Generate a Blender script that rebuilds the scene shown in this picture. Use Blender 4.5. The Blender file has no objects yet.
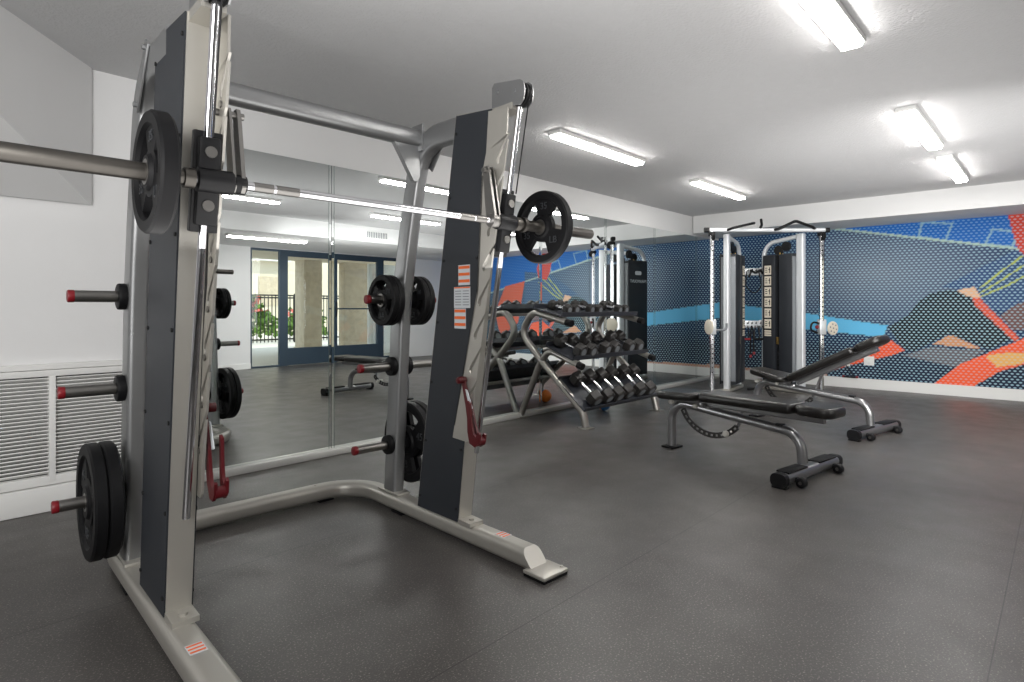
import bpy, bmesh, math, random
import numpy as np
from mathutils import Vector, Matrix, Quaternion
random.seed(7)
PI = math.pi
C = bpy.context.scene.collection

# ------------------------------------------------------------------ materials
def srgb(r, g, b):
    f = lambda c: c/12.92 if c <= .04045 else ((c+.055)/1.055)**2.4
    return (f(r/255), f(g/255), f(b/255), 1)

def mat(name, col, rough=.5, metal=0., spec=.5, noise=None, bump=None, coat=0.):
    m = bpy.data.materials.new(name); m.use_nodes = True
    nt = m.node_tree; b = nt.nodes['Principled BSDF']
    b.inputs['Base Color'].default_value = col
    b.inputs['Roughness'].default_value = rough
    b.inputs['Metallic'].default_value = metal
    b.inputs['Specular IOR Level'].default_value = spec
    if coat: b.inputs['Coat Weight'].default_value = coat
    if noise or bump:
        tc = nt.nodes.new('ShaderNodeTexCoord')
    if noise:
        sc, amt = noise
        n = nt.nodes.new('ShaderNodeTexNoise'); n.inputs['Scale'].default_value = sc; n.inputs['Detail'].default_value = 4
        nt.links.new(tc.outputs['Object'], n.inputs['Vector'])
        mx = nt.nodes.new('ShaderNodeMix'); mx.data_type = 'RGBA'
        mx.inputs['A'].default_value = tuple(c*(1-amt) for c in col[:3])+(1,)
        mx.inputs['B'].default_value = tuple(min(1, c*(1+amt)) for c in col[:3])+(1,)
        nt.links.new(n.outputs['Fac'], mx.inputs['Factor'])
        nt.links.new(mx.outputs['Result'], b.inputs['Base Color'])
    if bump:
        sc, st = bump
        n2 = nt.nodes.new('ShaderNodeTexNoise'); n2.inputs['Scale'].default_value = sc; n2.inputs['Detail'].default_value = 5
        nt.links.new(tc.outputs['Object'], n2.inputs['Vector'])
        bp = nt.nodes.new('ShaderNodeBump'); bp.inputs['Strength'].default_value = st; bp.inputs['Distance'].default_value = .01
        nt.links.new(n2.outputs['Fac'], bp.inputs['Height'])
        nt.links.new(bp.outputs['Normal'], b.inputs['Normal'])
    return m

def emis(name, col, strength):
    m = bpy.data.materials.new(name); m.use_nodes = True
    b = m.node_tree.nodes['Principled BSDF']
    b.inputs['Base Color'].default_value = (.8, .8, .8, 1)
    b.inputs['Emission Color'].default_value = col
    b.inputs['Emission Strength'].default_value = strength
    return m

M = {}
M['wall'] = mat('painted_wall', srgb(222, 222, 222), .7, noise=(3, .02), bump=(120, .08))
M['ceiling'] = mat('textured_ceiling', srgb(200, 200, 201), .8, noise=(14, .03), bump=(55, .5))
M['trim'] = mat('white_trim', srgb(226, 226, 224), .5)
M['silver'] = mat('silver_powdercoat', srgb(150, 151, 152), .36, .8, noise=(2, .03))
M['platinum'] = mat('platinum_paint', srgb(184, 181, 174), .4, .65)
M['chrome'] = mat('chrome', srgb(215, 215, 218), .1, 1.)
M['steel'] = mat('brushed_steel', srgb(138, 136, 133), .36, 1., noise=(40, .06))
M['panel'] = mat('black_side_panel', srgb(40, 43, 48), .5, spec=.35, noise=(3, .08))
M['rubber'] = mat('black_rubber', srgb(14, 14, 16), .55, spec=.2, noise=(20, .15))
M['black'] = mat('black_plastic', srgb(17, 17, 19), .42, spec=.28)
M['sleeve'] = mat('dark_bar_steel', srgb(92, 89, 85), .42, 1., noise=(40, .08))
M['dark'] = mat('dark_gap', srgb(12, 12, 13), .7)
M['red'] = mat('dark_red_plastic', srgb(78, 8, 16), .35)
M['redcap'] = mat('red_end_cap', srgb(122, 18, 28), .4)
M['orange'] = mat('orange_print', srgb(226, 104, 44), .5)
M['white_print'] = mat('pale_print', srgb(196, 200, 204), .5)
M['grey_print'] = mat('grey_print', srgb(120, 124, 128), .5)
M['emboss'] = mat('embossed_rubber', srgb(44, 46, 49), .5)
M['ladder'] = mat('dark_ladder_steel', srgb(58, 57, 56), .4, .5)
M['vinyl'] = mat('black_vinyl', srgb(24, 22, 21), .32, bump=(180, .08))
M['bench_steel'] = mat('bench_grey_steel', srgb(150, 150, 152), .28, .85)
M['rack_steel'] = mat('rack_grey_steel', srgb(164, 161, 156), .3, .85)
M['tray'] = mat('charcoal_tray', srgb(46, 49, 56), .45)
M['hexhead'] = mat('hex_head_rubber', srgb(40, 38, 37), .45, noise=(30, .2))
M['knob'] = mat('pale_knob', srgb(205, 203, 196), .35)
M['cream'] = mat('cream_plastic', srgb(214, 206, 190), .4)
M['blue_print'] = mat('blue_print', srgb(60, 120, 200), .5)
M['white_frame'] = mat('white_machine_frame', srgb(214, 217, 220), .3, .35)
M['grey_shroud'] = mat('grey_shroud', srgb(120, 124, 128), .4)
M['brass'] = mat('brass_rod', srgb(176, 146, 88), .3, .9)
M['bronze'] = mat('blue_grey_door_frame', srgb(46, 62, 76), .4, .2)
M['stucco'] = mat('stone_stucco', srgb(190, 176, 154), .9, noise=(9, .25), bump=(14, .6))
M['patio'] = mat('patio_concrete', srgb(196, 190, 182), .9, noise=(5, .08))
M['building'] = mat('beige_building', srgb(206, 196, 176), .9, noise=(2, .08))
M['leaf'] = mat('hedge_leaves', srgb(96, 128, 52), .7, noise=(12, .5))
M['flower'] = mat('pink_blossom', srgb(214, 110, 96), .7, noise=(12, .3))
M['ball_blue'] = mat('blue_ball', srgb(38, 104, 168), .45)
M['ball_orange'] = mat('orange_ball', srgb(226, 120, 40), .45)
M['lens'] = emis('light_lens', (1, .97, .93, 1), 42)
M['paper'] = mat('paper_white', srgb(230, 230, 228), .6)
M['brown_edge'] = mat('tan_piping', srgb(120, 98, 76), .4)

# mirror
m = bpy.data.materials.new('mirror_glass'); m.use_nodes = True
b = m.node_tree.nodes['Principled BSDF']
b.inputs['Base Color'].default_value = (.89, .925, .92, 1); b.inputs['Metallic'].default_value = 1; b.inputs['Roughness'].default_value = 0.0
M['mirror'] = m
M['mirror_edge'] = mat('mirror_edge', srgb(110, 130, 128), .25, .4)
# door glass
m = bpy.data.materials.new('clear_door_glass'); m.use_nodes = True
nt = m.node_tree; nt.nodes.remove(nt.nodes['Principled BSDF'])
tr = nt.nodes.new('ShaderNodeBsdfTransparent'); tr.inputs['Color'].default_value = (.93, .96, .95, 1)
gl = nt.nodes.new('ShaderNodeBsdfGlossy'); gl.inputs['Roughness'].default_value = .02
fr = nt.nodes.new('ShaderNodeFresnel'); fr.inputs['IOR'].default_value = 1.45
ms = nt.nodes.new('ShaderNodeMixShader')
nt.links.new(fr.outputs[0], ms.inputs[0]); nt.links.new(tr.outputs[0], ms.inputs[1]); nt.links.new(gl.outputs[0], ms.inputs[2])
nt.links.new(ms.outputs[0], nt.nodes['Material Output'].inputs['Surface'])
M['glass'] = m
# speckled rubber floor with roll seams
m = bpy.data.materials.new('speckled_rubber_floor'); m.use_nodes = True
nt = m.node_tree; b = nt.nodes['Principled BSDF']
tc = nt.nodes.new('ShaderNodeTexCoord')
def noise_node(scale, detail=3):
    n = nt.nodes.new('ShaderNodeTexNoise'); n.inputs['Scale'].default_value = scale; n.inputs['Detail'].default_value = detail
    nt.links.new(tc.outputs['Object'], n.inputs['Vector']); return n
def ramp(src, stops):
    r = nt.nodes.new('ShaderNodeValToRGB'); nt.links.new(src, r.inputs[0])
    e = r.color_ramp.elements
    e[0].position, e[0].color = stops[0]; e[1].position, e[1].color = stops[1]
    return r
big = noise_node(1.3, 4); base = ramp(big.outputs['Fac'], [(.3, (.052, .048, .046, 1)), (.7, (.072, .067, .063, 1))])
sp = noise_node(150, 2); spr = ramp(sp.outputs['Fac'], [(.58, (0, 0, 0, 1)), (.72, (1, 1, 1, 1))])
mx = nt.nodes.new('ShaderNodeMix'); mx.data_type = 'RGBA'
nt.links.new(spr.outputs[0], mx.inputs['Factor']); nt.links.new(base.outputs[0], mx.inputs['A']); mx.inputs['B'].default_value = (.24, .22, .2, 1)
# seams: thin dark lines along X every 1.22 m in Y
sx = nt.nodes.new('ShaderNodeSeparateXYZ'); nt.links.new(tc.outputs['Object'], sx.inputs[0])
def mth(op, a, bv=None):
    n = nt.nodes.new('ShaderNodeMath'); n.operation = op
    for i, v in enumerate((a, bv)):
        if v is None: continue
        if isinstance(v, (int, float)): n.inputs[i].default_value = v
        else: nt.links.new(v, n.inputs[i])
    return n.outputs[0]
sm = mth('LESS_THAN', mth('ABSOLUTE', mth('SUBTRACT', mth('FRACT', mth('DIVIDE', mth('ADD', sx.outputs['Y'], 19.96), 1.22)), .5)), .0016)
mx2 = nt.nodes.new('ShaderNodeMix'); mx2.data_type = 'RGBA'
nt.links.new(sm, mx2.inputs['Factor']); nt.links.new(mx.outputs['Result'], mx2.inputs['A']); mx2.inputs['B'].default_value = (.022, .021, .02, 1)
nt.links.new(mx2.outputs['Result'], b.inputs['Base Color'])
rr = ramp(noise_node(5, 4).outputs['Fac'], [(.3, (.33, .33, .33, 1)), (.75, (.45, .45, .45, 1))]); nt.links.new(rr.outputs[0], b.inputs['Roughness'])
b.inputs['Specular IOR Level'].default_value = .5
bp = nt.nodes.new('ShaderNodeBump'); bp.inputs['Strength'].default_value = .22; bp.inputs['Distance'].default_value = .004
nt.links.new(noise_node(160, 2).outputs['Fac'], bp.inputs['Height']); nt.links.new(bp.outputs['Normal'], b.inputs['Normal'])
M['floor'] = m
# mural print
m = bpy.data.materials.new('perforated_mural_print'); m.use_nodes = True
nt = m.node_tree; b = nt.nodes['Principled BSDF']; b.inputs['Roughness'].default_value = .55; b.inputs['Specular IOR Level'].default_value = .25
tc = nt.nodes.new('ShaderNodeTexCoord'); sx = nt.nodes.new('ShaderNodeSeparateXYZ'); nt.links.new(tc.outputs['Object'], sx.inputs[0])
AX, RZ = .052, .034
row = mth('FLOOR', mth('DIVIDE', sx.outputs['Z'], RZ))
off = mth('MULTIPLY', mth('MODULO', row, 2.), .5)
fx = mth('SUBTRACT', mth('FRACT', mth('ADD', mth('DIVIDE', mth('ADD', sx.outputs['X'], 10.), AX), off)), .5)
fz = mth('SUBTRACT', mth('FRACT', mth('DIVIDE', sx.outputs['Z'], RZ)), .5)
dx = mth('MULTIPLY', fx, AX/.0155); dz = mth('MULTIPLY', fz, RZ/.0100)
dd = mth('SQRT', mth('ADD', mth('MULTIPLY', dx, dx), mth('MULTIPLY', dz, dz)))
mr = nt.nodes.new('ShaderNodeMapRange'); mr.inputs['From Min'].default_value = 1.15; mr.inputs['From Max'].default_value = .8
nt.links.new(dd, mr.inputs['Value'])
at = nt.nodes.new('ShaderNodeAttribute'); at.attribute_name = 'print'
at2 = nt.nodes.new('ShaderNodeAttribute'); at2.attribute_name = 'dots'
fac = mth('MULTIPLY', mr.outputs[0], at2.outputs['Fac'])
mx = nt.nodes.new('ShaderNodeMix'); mx.data_type = 'RGBA'
nt.links.new(fac, mx.inputs['Factor']); nt.links.new(at.outputs['Color'], mx.inputs['A']); mx.inputs['B'].default_value = srgb(182, 220, 234)
nt.links.new(mx.outputs['Result'], b.inputs['Base Color'])
M['mural'] = m

# ------------------------------------------------------------------ mesh builder
class MB:
    def __init__(s): s.v = []; s.f = []; s.m = []; s.cur = 0
    def mi(s, i): s.cur = i; return s
    def add(s, vs, fs):
        o = len(s.v); s.v += [tuple(p) for p in vs]
        for f in fs: s.f.append([i+o for i in f]); s.m.append(s.cur)
        return s
    def box(s, c, d, bev=0., rot=None, seg=2):
        bm = bmesh.new(); bmesh.ops.create_cube(bm, size=1)
        bmesh.ops.scale(bm, vec=d, verts=bm.verts)
        if bev > 0:
            bmesh.ops.bevel(bm, geom=list(bm.edges), offset=min(bev, min(d)*.49), segments=seg, profile=.5, affect='EDGES')
        if rot is not None: bmesh.ops.transform(bm, matrix=rot.to_4x4(), verts=bm.verts)
        bmesh.ops.translate(bm, vec=c, verts=bm.verts)
        bm.verts.index_update()
        s.add([v.co[:] for v in bm.verts], [[v.index for v in f.verts] for f in bm.faces]); bm.free(); return s
    def cyl(s, p0, p1, r0, r1=None, seg=24, bev=0.):
        r1 = r0 if r1 is None else r1
        p0, p1 = Vector(p0), Vector(p1); ax = (p1-p0); L = ax.length; ax.normalize()
        prof = [(0, r0), (L, r1)] if bev <= 0 else [(0, r0-bev), (bev*.3, r0-bev*.3), (bev, r0), (L-bev, r1), (L-bev*.3, r1-bev*.3), (L, r1-bev)]
        return s.lathe(p0, ax, prof, seg)
    def lathe(s, p0, ax, prof, seg=24, caps=True):
        p0 = Vector(p0); ax = Vector(ax).normalized()
        a = ax.orthogonal().normalized(); b = ax.cross(a)
        vs = []; fs = []
        for t, r in prof:
            for k in range(seg):
                th = 2*PI*k/seg; vs.append(p0+ax*t+(a*math.cos(th)+b*math.sin(th))*r)
        for i in range(len(prof)-1):
            for k in range(seg):
                k2 = (k+1) % seg; fs.append([i*seg+k, i*seg+k2, (i+1)*seg+k2, (i+1)*seg+k])
        if caps:
            fs.append(list(range(seg))[::-1]); n = (len(prof)-1)*seg; fs.append([n+k for k in range(seg)])
        return s.add(vs, fs)
    def sweep(s, path, prof, up=(0, 0, 1), closed=False, caps=True):
        """profile points (side, up) carried along path with a fixed up hint"""
        P = [Vector(p) for p in path]; n = len(P); up = Vector(up); vs = []; fs = []; k = len(prof); prev = None
        for i in range(n):
            if closed: t = (P[(i+1) % n]-P[i-1])
            else: t = P[min(i+1, n-1)]-P[max(i-1, 0)]
            t.normalize()
            side = t.cross(up)
            if side.length < 1e-3: side = prev.copy() if prev else t.orthogonal()
            side.normalize()
            if prev is not None and side.dot(prev) < 0: side = -side
            prev = side; u2 = side.cross(t).normalized()
            sc = 1.
            if 0 < i < n-1 or closed:
                a = (P[i]-P[i-1]).normalized(); c = (P[(i+1) % n]-P[i]).normalized()
                sc = 1/max(.5, math.cos(a.angle(c, 0)/2))
            for (x, y) in prof: vs.append(P[i]+side*x+u2*y)
        rng = n if closed else n-1
        for i in range(rng):
            j = (i+1) % n
            for q in range(k):
                q2 = (q+1) % k; fs.append([i*k+q, i*k+q2, j*k+q2, j*k+q])
        if caps and not closed:
            fs.append(list(range(k))[::-1]); fs.append([(n-1)*k+q for q in range(k)])
        return s.add(vs, fs)
    def tube(s, path, r, up=(0, 0, 1), seg=16, closed=False):
        return s.sweep(path, circ(r, seg), up, closed)
    def prism(s, poly, o, ex, ey, ez, h):
        """polygon (a,b) -> o+a*ex+b*ey, extruded h along ez (centred)"""
        o, ex, ey, ez = Vector(o), Vector(ex), Vector(ey), Vector(ez); n = len(poly)
        vs = [o+ex*a+ey*b-ez*(h/2) for a, b in poly]+[o+ex*a+ey*b+ez*(h/2) for a, b in poly]
        fs = [list(range(n))[::-1], [n+i for i in range(n)]]+[[i, (i+1) % n, n+(i+1) % n, n+i] for i in range(n)]
        return s.add(vs, fs)
    def ball(s, c, r, seg=20, rings=12, sc=(1, 1, 1)):
        c = Vector(c); vs = [c+Vector((0, 0, -r*sc[2]))]; fs = []
        for i in range(1, rings):
            ph = -PI/2+PI*i/rings
            for k in range(seg):
                th = 2*PI*k/seg; vs.append(c+Vector((r*math.cos(ph)*math.cos(th)*sc[0], r*math.cos(ph)*math.sin(th)*sc[1], r*math.sin(ph)*sc[2])))
        vs.append(c+Vector((0, 0, r*sc[2]))); top = len(vs)-1
        for k in range(seg):
            k2 = (k+1) % seg; fs.append([0, 1+k2, 1+k])
            for i in range(rings-2): fs.append([1+i*seg+k, 1+i*seg+k2, 1+(i+1)*seg+k2, 1+(i+1)*seg+k])
            fs.append([top, 1+(rings-2)*seg+k, 1+(rings-2)*seg+k2])
        return s.add(vs, fs)
    def build(s, name, mats, parent=None, smooth=35, loc=(0, 0, 0), label=None):
        me = bpy.data.meshes.new(name); me.from_pydata(s.v, [], s.f); 
        bm = bmesh.new(); bm.from_mesh(me); bmesh.ops.recalc_face_normals(bm, faces=bm.faces); bm.to_mesh(me); bm.free()
        if not isinstance(mats, (list, tuple)): mats = [mats]
        for q in mats: me.materials.append(q)
        me.polygons.foreach_set('material_index', s.m)
        if smooth:
            me.shade_smooth(); me.set_sharp_from_angle(angle=math.radians(smooth))
        me.update()
        o = bpy.data.objects.new(name, me); C.objects.link(o); o.location = loc
        if parent is not None: o.parent = parent
        if label: o['label'] = label
        return o

def circ(r, n=16, sx=1., sy=1.): return [(r*sx*math.cos(2*PI*k/n), r*sy*math.sin(2*PI*k/n)) for k in range(n)]
def rrect(w, h, r, n=5):
    out = []
    for cx, cy, a0 in ((w/2-r, h/2-r, 0), (-w/2+r, h/2-r, 90), (-w/2+r, -h/2+r, 180), (w/2-r, -h/2+r, 270)):
        for k in range(n+1):
            a = math.radians(a0+90*k/n); out.append((cx+r*math.cos(a), cy+r*math.sin(a)))
    return out
def fillet(pts, r, n=8):
    """round the inner corners of a polyline; r may be a list"""
    P = [Vector(p) for p in pts]; out = [P[0]]
    for i in range(1, len(P)-1):
        rad = r[i-1] if isinstance(r, (list, tuple)) else r
        a = (P[i-1]-P[i]); c = (P[i+1]-P[i]); la, lc = a.length, c.length; a.normalize(); c.normalize()
        ang = a.angle(c)
        if rad <= 0 or ang > math.radians(179): out.append(P[i]); continue
        d = min(rad/math.tan(ang/2), la*.49, lc*.49); rad = d*math.tan(ang/2)
        cen = P[i]+(a+c).normalized()*(rad/math.sin(ang/2))
        s0 = P[i]+a*d-cen; s1 = P[i]+c*d-cen; tot = s0.angle(s1); axis = s0.cross(s1).normalized()
        for k in range(n+1): out.append(cen+Quaternion(axis, tot*k/n) @ s0)
    out.append(P[-1]); return out

def tag(o, label=None, cat=None, group=None, kind=None):
    if label: o['label'] = label
    if cat: o['category'] = cat
    if group: o['group'] = group
    if kind: o['kind'] = kind
    return o
def thing(name, label, cat, loc=(0, 0, 0), rz=0., group=None):
    o = bpy.data.objects.new(name, None); C.objects.link(o); o.empty_display_size = .1
    o.location = loc; o.rotation_euler = (0, 0, rz)
    return tag(o, label, cat, group)
def dup(root, loc, rot, label):
    def cp(o, par):
        c = o.copy(); C.objects.link(c); c.parent = par
        for ch in list(o.children): cp(ch, c)
        return c
    r = cp(root, None); r.location = loc; r.rotation_euler = rot; r['label'] = label
    return r
def struct(name, mb, mats, smooth=0, **k):
    return tag(mb.build(name, mats, smooth=smooth, **k), kind='structure')
def text_mesh(name, body, size, ext, material, parent, loc, rot, spacing=1., wx=1.):
    cu = bpy.data.curves.new(name, 'FONT'); cu.body = body; cu.size = size; cu.extrude = ext
    cu.align_x = 'CENTER'; cu.align_y = 'CENTER'; cu.space_character = spacing
    tmp = bpy.data.objects.new(name+'_tmp', cu); C.objects.link(tmp)
    dg = bpy.context.evaluated_depsgraph_get()
    me = bpy.data.meshes.new_from_object(tmp.evaluated_get(dg)); bpy.data.objects.remove(tmp); bpy.data.curves.remove(cu)
    me.name = name; me.materials.clear(); me.materials.append(material)
    o = bpy.data.objects.new(name, me); C.objects.link(o); o.location = loc; o.rotation_euler = rot; o.scale = (wx, 1, 1)
    if parent: o.parent = parent
    return o

# ------------------------------------------------------------------ camera
cam = bpy.data.cameras.new('camera'); camo = bpy.data.objects.new('camera', cam); C.objects.link(camo)
YAW = math.radians(43.4)
camo.location = (0, 0, 1.12); camo.rotation_euler = (PI/2, 0, YAW-PI/2)
cam.sensor_width = 36; cam.lens = 36*585/1024; cam.shift_y = -33/1024; cam.clip_start = .05
bpy.context.scene.camera = camo

# ------------------------------------------------------------------ room shell
ZC = 2.51; YM = 4.10; YO = -2.75; XL = -2.5
def WX(y): return 9.335-.0287*y            # the mural wall leans a little off square
ZS = 2.25                                   # underside of the dropped soffits
struct('floor', MB().box((3.6, .7, -.05), (12.4, 7.2, .1)), M['floor'])
struct('ceiling', MB().box((3.6, .7, ZC+.05), (12.4, 7.2, .1)), M['ceiling'])
struct('wall_back', MB().box((3.5, YM+.07, 1.255), (12.4, .1, 2.51)), M['wall'])
struct('wall_left', MB().box((XL-.05, .7, 1.255), (.1, 6.9, 2.51)), M['wall'])
mb = MB()
mb.prism([(WX(YM+.1), YM+.1), (WX(YM+.1)+.15, YM+.1), (WX(YO-.1)+.15, YO-.1), (WX(YO-.1), YO-.1)], (0, 0, 1.255), (1, 0, 0), (0, 1, 0), (0, 0, 1), 2.51)
struct('wall_right', mb, M['wall'])
# front wall, behind the photographer, with the glazed opening X 4.5..8.05
mb = MB(); D0, D1, DT = 4.52, 8.08, 2.24
mb.box(((XL+D0)/2, YO-.08, 1.255), (D0-XL, .16, 2.51)); mb.box(((D1+9.6)/2, YO-.08, 1.255), (9.6-D1, .16, 2.51))
mb.box(((D0+D1)/2, YO-.08, (DT+2.51)/2), (D1-D0, .16, 2.51-DT))
struct('wall_front', mb, M['wall'])
# soffits
so = .88
mb = MB().prism([(WX(YM)-so, YM), (WX(YM), YM), (WX(-.5), -.5), (WX(-.5)-so, -.5)], (0, 0, (ZS+ZC)/2), (1, 0, 0), (0, 1, 0), (0, 0, 1), ZC-ZS)
struct('trim_1', mb, M['wall'])
struct('trim_2', MB().box((3.5, (YO-.5)/2, (ZS+ZC)/2), (12., -.5-YO, ZC-ZS)), M['wall'])
# sloped bulkhead in the left corner
A, B = (.79, YM), (-.46, 2.59)
vs = [(A[0], A[1], ZC), (A[0], A[1], 1.717), (B[0], B[1], ZC), (XL, B[1], ZC), (XL, YM, 1.717), (XL, YM, ZC)]
struct('trim_3', MB().add(vs, [(0, 2, 1), (1, 2, 3, 4), (0, 5, 3, 2), (0, 1, 4, 5), (3, 5, 4)]), M['wall'])
# baseboards and the mirror track
struct('baseboard_right', MB().prism([(WX(YM)-.02, YM), (WX(YM), YM), (WX(YO), YO), (WX(YO)-.02, YO)], (0, 0, .07), (1, 0, 0), (0, 1, 0), (0, 0, 1), .14), M['trim'])
struct('baseboard_back', MB().box((-.72, YM-.005, .07), (3.6, .08, .14), .008), M['trim'], smooth=30)
struct('baseboard_front', MB().box(((XL+D0)/2, YO+.008, .05), (D0-XL, .016, .1)), M['trim'])
struct('trim_4', MB().box((5.16, YM-.05, .025), (8.1, .05, .05), .006), mat('track_paint', srgb(206, 206, 202), .3, .4), smooth=30)

# mirror panels
seams = [1.12, 2.303, 3.53, 4.757, 5.974, 7.145, 8.395, WX(YM)-.005]
where = ['mirror panel behind the near upright of the smith machine, leftmost on the wall',
         'mirror panel reflecting the patio door, right of the leftmost panel',
         'mirror panel behind the far smith machine upright',
         'mirror panel behind the left half of the dumbbell rack',
         'mirror panel behind the right end of the dumbbell rack',
         'mirror panel just right of the dumbbell rack reflecting the cable machine',
         'narrow mirror panel in the corner beside the mural wall']
for i in range(7):
    x0, x1 = seams[i]+.002, seams[i+1]-.002; bw = .022
    yf, yb = YM-.022, YM-.0212; z0, z1 = .045, 2.21
    r = thing('mirror_panel', where[i], 'mirror', ((x0+x1)/2, YM, 0), 0, 'wall mirror panels'); cx = (x0+x1)/2
    vs = [(x0-cx+bw, yf-YM, z0), (x1-cx-bw, yf-YM, z0), (x1-cx-bw, yf-YM, z1), (x0-cx+bw, yf-YM, z1)]
    MB().add(vs, [(0, 1, 2, 3)]).build('mirror_face', M['mirror'], r, smooth=0)
    for xa, xb in ((x0, x0+bw), (x1, x1-bw)):
        mb = MB(); sg_ = 1 if xb > xa else -1
        mb.mi(1).add([(xb-cx-sg_*.004, yf-YM-.0004, z0), (xb-cx, yf-YM-.0004, z0), (xb-cx, yf-YM-.0004, z1), (xb-cx-sg_*.004, yf-YM-.0004, z1)], [(0, 1, 2, 3)])
        mb.mi(0).add([(xa-cx, yb-YM, z0), (xb-cx, yf-YM, z0), (xb-cx, yf-YM, z1), (xa-cx, yb-YM, z1)], [(0, 1, 2, 3)])
        mb.mi(1).add([(xa-cx, yb-YM, z0), (xa-cx, .015, z0), (xa-cx, .015, z1), (xa-cx, yb-YM, z1)], [(0, 1, 2, 3)])
        mb.build('bevelled_edge', [M['mirror'], M['mirror_edge']], r, smooth=0)

# ------------------------------------------------------------------ mural on the right wall
def inpoly(P, X, Y):
    r = np.zeros(X.shape, bool); n = len(P)
    for i in range(n):
        x0, y0 = P[i]; x1, y1 = P[(i+1) % n]
        if y0 == y1: continue
        c = ((y0 > Y) != (y1 > Y)) & (X < (x1-x0)*(Y-y0)/(y1-y0)+x0); r ^= c
    return r
def nearline(P, X, Y, w):
    r = np.zeros(X.shape, bool)
    for (x0, y0), (x1, y1) in zip(P[:-1], P[1:]):
        L2 = (x1-x0)**2+(y1-y0)**2; t = np.clip(((X-x0)*(x1-x0)+(Y-y0)*(y1-y0))/L2, 0, 1)
        r |= np.hypot(X-x0-t*(x1-x0), Y-y0-t*(y1-y0)) < w
    return r
ds = .017; ya, yb2 = YM-.01, YO+.02; zb, zt = .14, ZS+.005
nx, nz = int((ya-yb2)/ds), int((zt-zb)/ds)
YY, ZZ = np.meshgrid(np.linspace(ya, yb2, nx), np.linspace(zb, zt, nz))
col = np.zeros(YY.shape+(3,)); dots = np.full(YY.shape, .6)
lin = lambda *c: np.array(srgb(*c)[:3])
g = np.clip(1-np.hypot((YY-1.9)/1.6, (ZZ-1.6)/.9), 0, 1)[..., None]
g2 = np.clip((ZZ-1.9)/.4, 0, 1)[..., None]*np.clip((YY-2.2)/1., 0, 1)[..., None]
col[:] = lin(24, 56, 96)*(1-g)+lin(116, 126, 142)*g
col = col*(1-g2)+lin(26, 76, 128)*g2
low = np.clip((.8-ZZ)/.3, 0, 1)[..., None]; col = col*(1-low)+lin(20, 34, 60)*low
def paint(P, c, d=None, line=None, soft=None):
    k = nearline(P, YY, ZZ, line) if line else inpoly(P, YY, ZZ)
    col[k] = lin(*c)
    if d is not None: dots[k] = d
paint([(2.435, 2.271), (.461, 1.837), (-.6, 1.61), (-2.75, 1.2), (-2.75, 2.3), (2.4, 2.3)], (22, 104, 190), .3)
paint([(1.15, 1.394), (.691, 1.667), (.422, 1.827), (-.3, 1.9), (-.3, 1.1), (.36, 1.065), (.691, 1.098), (.916, 1.334)], (48, 78, 122), .6)
paint([(1.365, 2.248), (1.047, 2.199), (1.121, 1.984), (1.402, 2.063), (1.365, 2.248)], (140, 178, 196), .3, .012)
paint([(.65, 2.09), (.422, 2.042), (.461, 1.857), (.719, 1.918), (.65, 2.09)], (140, 178, 196), .3, .012)
paint([(2.435, 2.262), (.461, 1.847), (-.6, 1.62), (-2.75, 1.2)], (176, 200, 186), .3, .014)
paint([(4.12, 1.215), (3.862, 1.184), (2.701, 1.031), (1.75, .882), (1.8, .724), (2.701, .8), (3.862, .931), (4.12, .96)], (108, 198, 242), .04)
paint([(1.587, .481), (1.272, .61), (.719, .592), (1.003, .366)], (104, 100, 106), .55)
paint([(1.257, .648), (1.062, .785), (.746, .609)], (206, 146, 104), .45)
paint([(.422, 1.168), (.2, 1.24), (-.3, 1.2), (-.3, .858), (.461, .855), (.582, 1.028)], (112, 82, 80), .5)
paint([(1.75, .862), (1.522, 1.02), (1.396, 1.211), (1.272, 1.314), (1.091, 1.348), (.916, 1.316), (.746, 1.17), (.582, .958), (.448, .751), (.691, .608), (.888, .7), (1.091, .784), (1.272, .667), (1.459, .545), (1.587, .596)], (18, 28, 38), .7)
paint([(1.767, .725), (1.554, .559), (1.717, .474), (2.163, .329), (2.473, .205), (2.454, .31), (2.092, .494)], (240, 92, 50), .34)
paint([(1.226, .14), (.974, .405), (.691, .565), (.422, .718), (.2, .86), (-.1, .8), (-.2, .6), (.359, .44), (.582, .342), (.831, .14)], (242, 96, 54), .3)
paint([(.719, .528), (.528, .573), (.359, .582), (.2, .6), (.396, .442), (.609, .393)], (232, 178, 104), .3)
paint([(.845, 1.296), (.774, 1.241), (.582, .993), (.396, .753), (.448, .717), (.609, .905), (.831, 1.17)], (222, 88, 58), .35)
paint([(1.003, 1.346), (.831, 1.386), (.746, 1.241), (.888, 1.261)], (226, 184, 150), .3)
paint([(.774, 1.367), (.582, 1.556), (.359, 1.754), (.2, 1.88)], (176, 188, 92), .3, .01)
paint([(.76, 1.313), (.555, 1.467), (.359, 1.633), (.1, 1.8)], (176, 188, 92), .3, .01)
paint([(.75, 1.27), (.5, 1.4), (.359, 1.5), (.1, 1.66)], (176, 188, 92), .3, .01)
paint([(.515, 2.3), (.461, 2.038), (.422, 1.862), (.33, 1.7), (.1, 1.75), (.05, 1.95), (.2, 2.3)], (208, 66, 48), .4)
paint([(4.12, .197), (2.491, .163), (2.491, .1), (4.12, .1)], (196, 150, 128), .3)
paint([(-.3, 1.7), (-.9, 1.6), (-1.3, .9), (-1., .5), (-.5, .8)], (218, 96, 60), .35)
paint([(-1.3, 1.3), (-1.9, 1.1), (-2.2, .5), (-1.6, .3), (-1.1, .6)], (36, 46, 66), .6)
vs = [(float(ya-y), 0, float(z)) for y, z in zip(YY.ravel(), ZZ.ravel())]
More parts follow.
